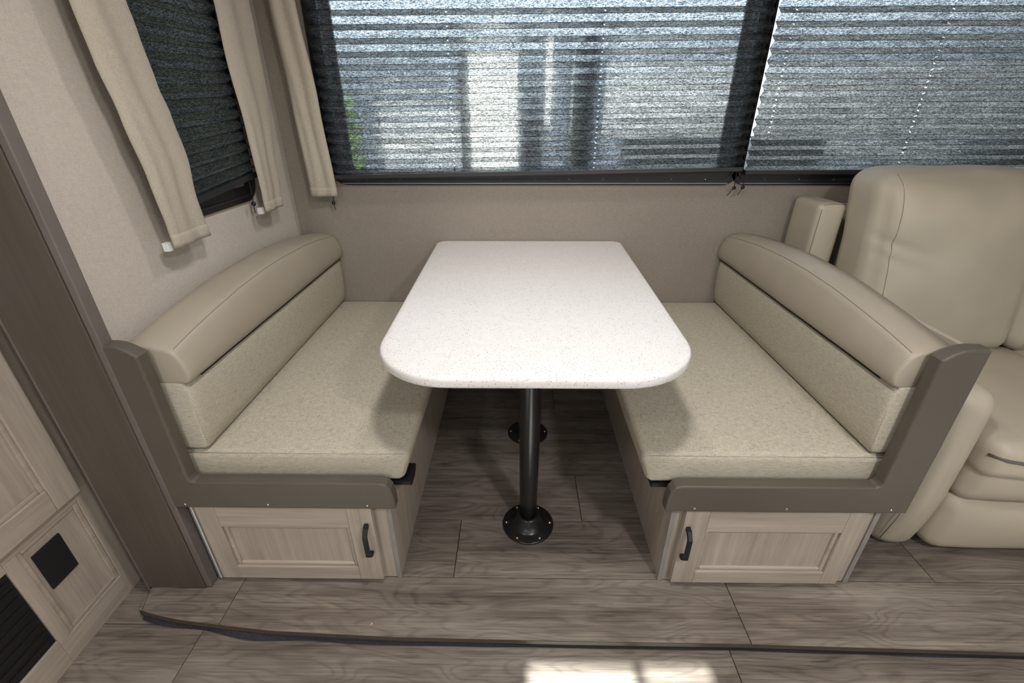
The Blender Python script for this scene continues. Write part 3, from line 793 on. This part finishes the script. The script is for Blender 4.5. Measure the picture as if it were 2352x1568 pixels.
# ------------------------------------------------------------------ sofa
def sofa():
    s = thing('recliner_sofa', 'beige vinyl recliner sofa behind the dinette bench', 'sofa', (0, 0, 0))
    def armshape(o, p):
        o = Vector(o)
        # slab front leans back towards the floor and the inner side is padded
        if p[1] < -.6: o.y += .035 * max(0, -p[2]) ** 2
        return o
    softbox('arm', 1.130, 1.260, .085, .86, .004, .612, .052, 'sofa', s, (.006, .012, 0), 10, .003, 5, armshape)
    tube('seam', [(1.1375, .088, .575), (1.136, .080, .45), (1.1365, .082, .30), (1.1385, .098, .15), (1.141, .118, .05)], .0012, 'seam', s, 6)
    softbox('arm_wing', 1.118, 1.222, .858, 1.045, .40, .956, .022, 'sofa', s, (.004, .006, .002), 8, .002, 6)
    tube('seam', [(1.128, .861, .55), (1.127, .860, .75), (1.127, .860, .93), (1.135, .866, .951), (1.17, .868, .955), (1.215, .868, .953)], .0011, 'seam', s, 6)
    box('frame_base', 1.30, 2.70, .22, 1.03, .03, .34, 'blackm', s, .005)
    for k, x0 in enumerate((1.288, 1.855)):
        x1 = x0 + .56
        def bshape(o, p):
            o = Vector(o); t = (o.z - .47) / .62
            o.y += .13 * t + .02 * max(0, t - .8)       # backrest leans
            o.y -= .035 * math.exp(-((t - .80) / .16) ** 2) * max(0, 1 - p[0] ** 4) * (1 if p[1] < 0 else 0)
            xx = o.x - (x0 - .03); dd = (o.z - .865) + xx * .30
            o.y += (.011 * math.exp(-(dd / .016) ** 2) + .006 * math.exp(-((dd + .05 + xx * .1) / .014) ** 2)) * math.exp(-(xx / .10) ** 2) * max(0, -p[1]) ** 2
            return o + noise.noise_vector(o * 5.5) * .006
        bk = softbox('back_cushion', x0 - .068, x1 - .052, .58, .80, .462, 1.083, .062, 'sofa', s, (.012, .055, .012), 34, shape=bshape)
        def sshape(o, p):
            o = Vector(o)
            if p[2] > 0: o.z += .018 * max(0, 1 - p[0] ** 2)
            if p[1] < 0: o.y -= .03 * max(0, 1 - p[0] ** 2)
            return o
        sm = drape(bk, [(x0 - .020, -.5, .50 + .575 * i / 40) for i in range(41)], (0, 1, 0))
        tube('seam', sm, .0011, 'sofa_seam', s, 6)
        st = softbox('seat_cushion', x0 - .02, x1, .060, .66, .35, .468, .035, 'sofa', s, (0, .02, .012), 10, .003, 6, sshape)
        pp = []
        for i in range(21):
            u = -1 + i / 10; pp.append((x0 + .28 + u * .285 - .01, .074 - .032 * (1 - u * u) - .002, .428 - .004 * (1 - u * u)))
        tube('piping', drape(st, [(p[0], -.5, p[2]) for p in pp], (0, 1, 0), .002), .0045, 'pipe', s, 8)
        softbox('front_pad', x0 - .012, x1 - .004, .082, .25, .238, .420, .040, 'sofa', s, (0, .040, 0), 8, .005, 9)
        softbox('foot_pad', x0 - .016, x1 - .004, .090, .25, .022, .246, .045, 'sofa', s, (.004, .030, 0), 8, .003, 8)
    box('back_frame', 1.226, 2.70, .97, 1.05, .3, .93, 'sofa', s, .02)
    return s
sofa()

# ------------------------------------------------------------------ crumb, lamps
v = [(0, 0, 0), (.009, .003, .001), (.012, .010, .002), (.006, .012, .003), (.001, .006, .002), (.005, .006, .005)]
f = [(0, 1, 5), (1, 2, 5), (2, 3, 5), (3, 4, 5), (4, 0, 5), (4, 3, 2, 1, 0)]
o = tag(pyd('crumb', v, f, 'crumb'), 'tiny orange crumb lying on the raised floor plank', 'crumb'); o.location = (-.425, -.150, .0004); o.rotation_euler = (0, 0, .3); o.scale = (.65, .65, .65)

def lamp(x, y, z, power, size, label):
    t = thing('ceiling_lamp', label, 'ceiling lamp', (x, y, z), 'round ceiling lamps')
    a = lathe('lamp_rim', [(size + .02, 0), (size + .02, -.008), (size + .008, -.014), (size, -.012), (size - .001, 0)], (0, 0, 0), 'white', t, 32)
    b = lathe('diffuser', [(size - .002, -.001), (size - .003, -.008), (size * .5, -.010), (.001, -.0105)], (0, 0, 0), 'lamp', t, 32)
    ld = bpy.data.lights.new('lamp_light', 'AREA'); ld.shape = 'DISK'; ld.size = size * 2; ld.energy = power; ld.color = (1, .97, .94)
    lo = bpy.data.objects.new('lamp_light', ld); COL.objects.link(lo); lo.parent = t; lo.location = (0, 0, -.013)
    return t
lamp(.03, -.36, ZC, 10.5, .075, 'round ceiling lamp over the aisle in front of the table')
lamp(.03, .62, ZC - .08, 3.6, .06, 'round ceiling lamp directly above the white table')
lamp(-.75, -1.25, ZC, 6, .075, 'added unseen fill lamp over the kitchen aisle')  # added out of view as fill for the kitchen cabinet side
lamp(.85, -1.40, ZC, 21, .10, 'added unseen fill lamp by the wall opposite the sofa')  # added behind the view as frontal fill on bench fronts and sofa

# ------------------------------------------------------------------ outside
struct(box('ground', -40, 40, -40, 60, -1.15, -1.05, 'ground'))
def trailer(x0, x1, y, label, parts):
    t = thing('camper_trailer', label, 'trailer', (0, 0, 0))
    box('body', x0, x1, y, y + 2.4, -.55, 2.15, 'ext_blue', t, .08, 3)
    box('skirt', x0 + .05, x1 - .05, y + .1, y + 2.2, -1.04, -.551, 'ext_dark', t)
    for nm, a, b, z0, z1, m in parts: box(nm, a, b, y - .03, y - .001, z0, z1, m, t, .004)
    return t
trailer(-3.2, .62, 5.4, 'white camper trailer parked outside behind the wide blind', [
    ('side_panel', -1.74, -.74, .50, 1.30, 'ext_pale'), ('side_panel', -.62, -.03, .35, 1.86, 'ext_white'), ('awning_post', .30, .38, 1.1, 2.04, 'ext_white'),
    ('awning_post', -.735, -.63, -.5, 1.9, 'ext_dark'), ('side_panel', -3.0, -1.78, -.4, 1.5, 'ext_blue'), ('side_panel', .0, .28, -.4, 1.2, 'ext_dark')])
trailer(.85, 8.5, 5.0, 'grey-sided camper trailer parked outside behind the sofa window', [
    ('side_panel', .95, 8.3, 1.0, 1.75, 'ext_pale'), ('side_panel', 1.2, 3.55, -.5, .95, 'ext_dark'), ('side_panel', 3.6, 5.2, .78, .95, 'ext_pale'), ('side_panel', 5.3, 8.3, -.5, .9, 'ext_dark')])  # dark lower panels paint the shade beneath this trailer's awning
def hedge(x, y, r, h, label):
    t = thing('hedge_bush', label, 'bush', (x, y, -1.05))
    V, F = [], []
    for k in range(1500):
        a, b = random.uniform(0, 6.28), random.uniform(0, 1); rr = r * (random.random() ** .4) * (1 - .3 * b)
        p = Vector((rr * math.cos(a), rr * math.sin(a), .15 + b * h)); u = Vector((random.gauss(0, 1), random.gauss(0, 1), random.gauss(0, 1))).normalized(); q = u.orthogonal().normalized()
        i = len(V); V += [p - u * .06, p + q * .03, p + u * .06, p - q * .03]; F.append((i, i + 1, i + 2, i + 3))
    o = pyd('foliage', V, F, 'leaf', t); o['kind'] = 'stuff'
    tube('stem', [(0, 0, 0), (.02, 0, h * .8)], [.06, .03], 'bark', t)
hedge(-1.78, 3.5, .48, 2.3, 'green hedge bush standing outside the wide window')
hedge(-3.1, 1.3, 1.0, 3.4, 'added tall bush blocking the sky outside the narrow side window')  # invented bush, keeps sky light off the side blind
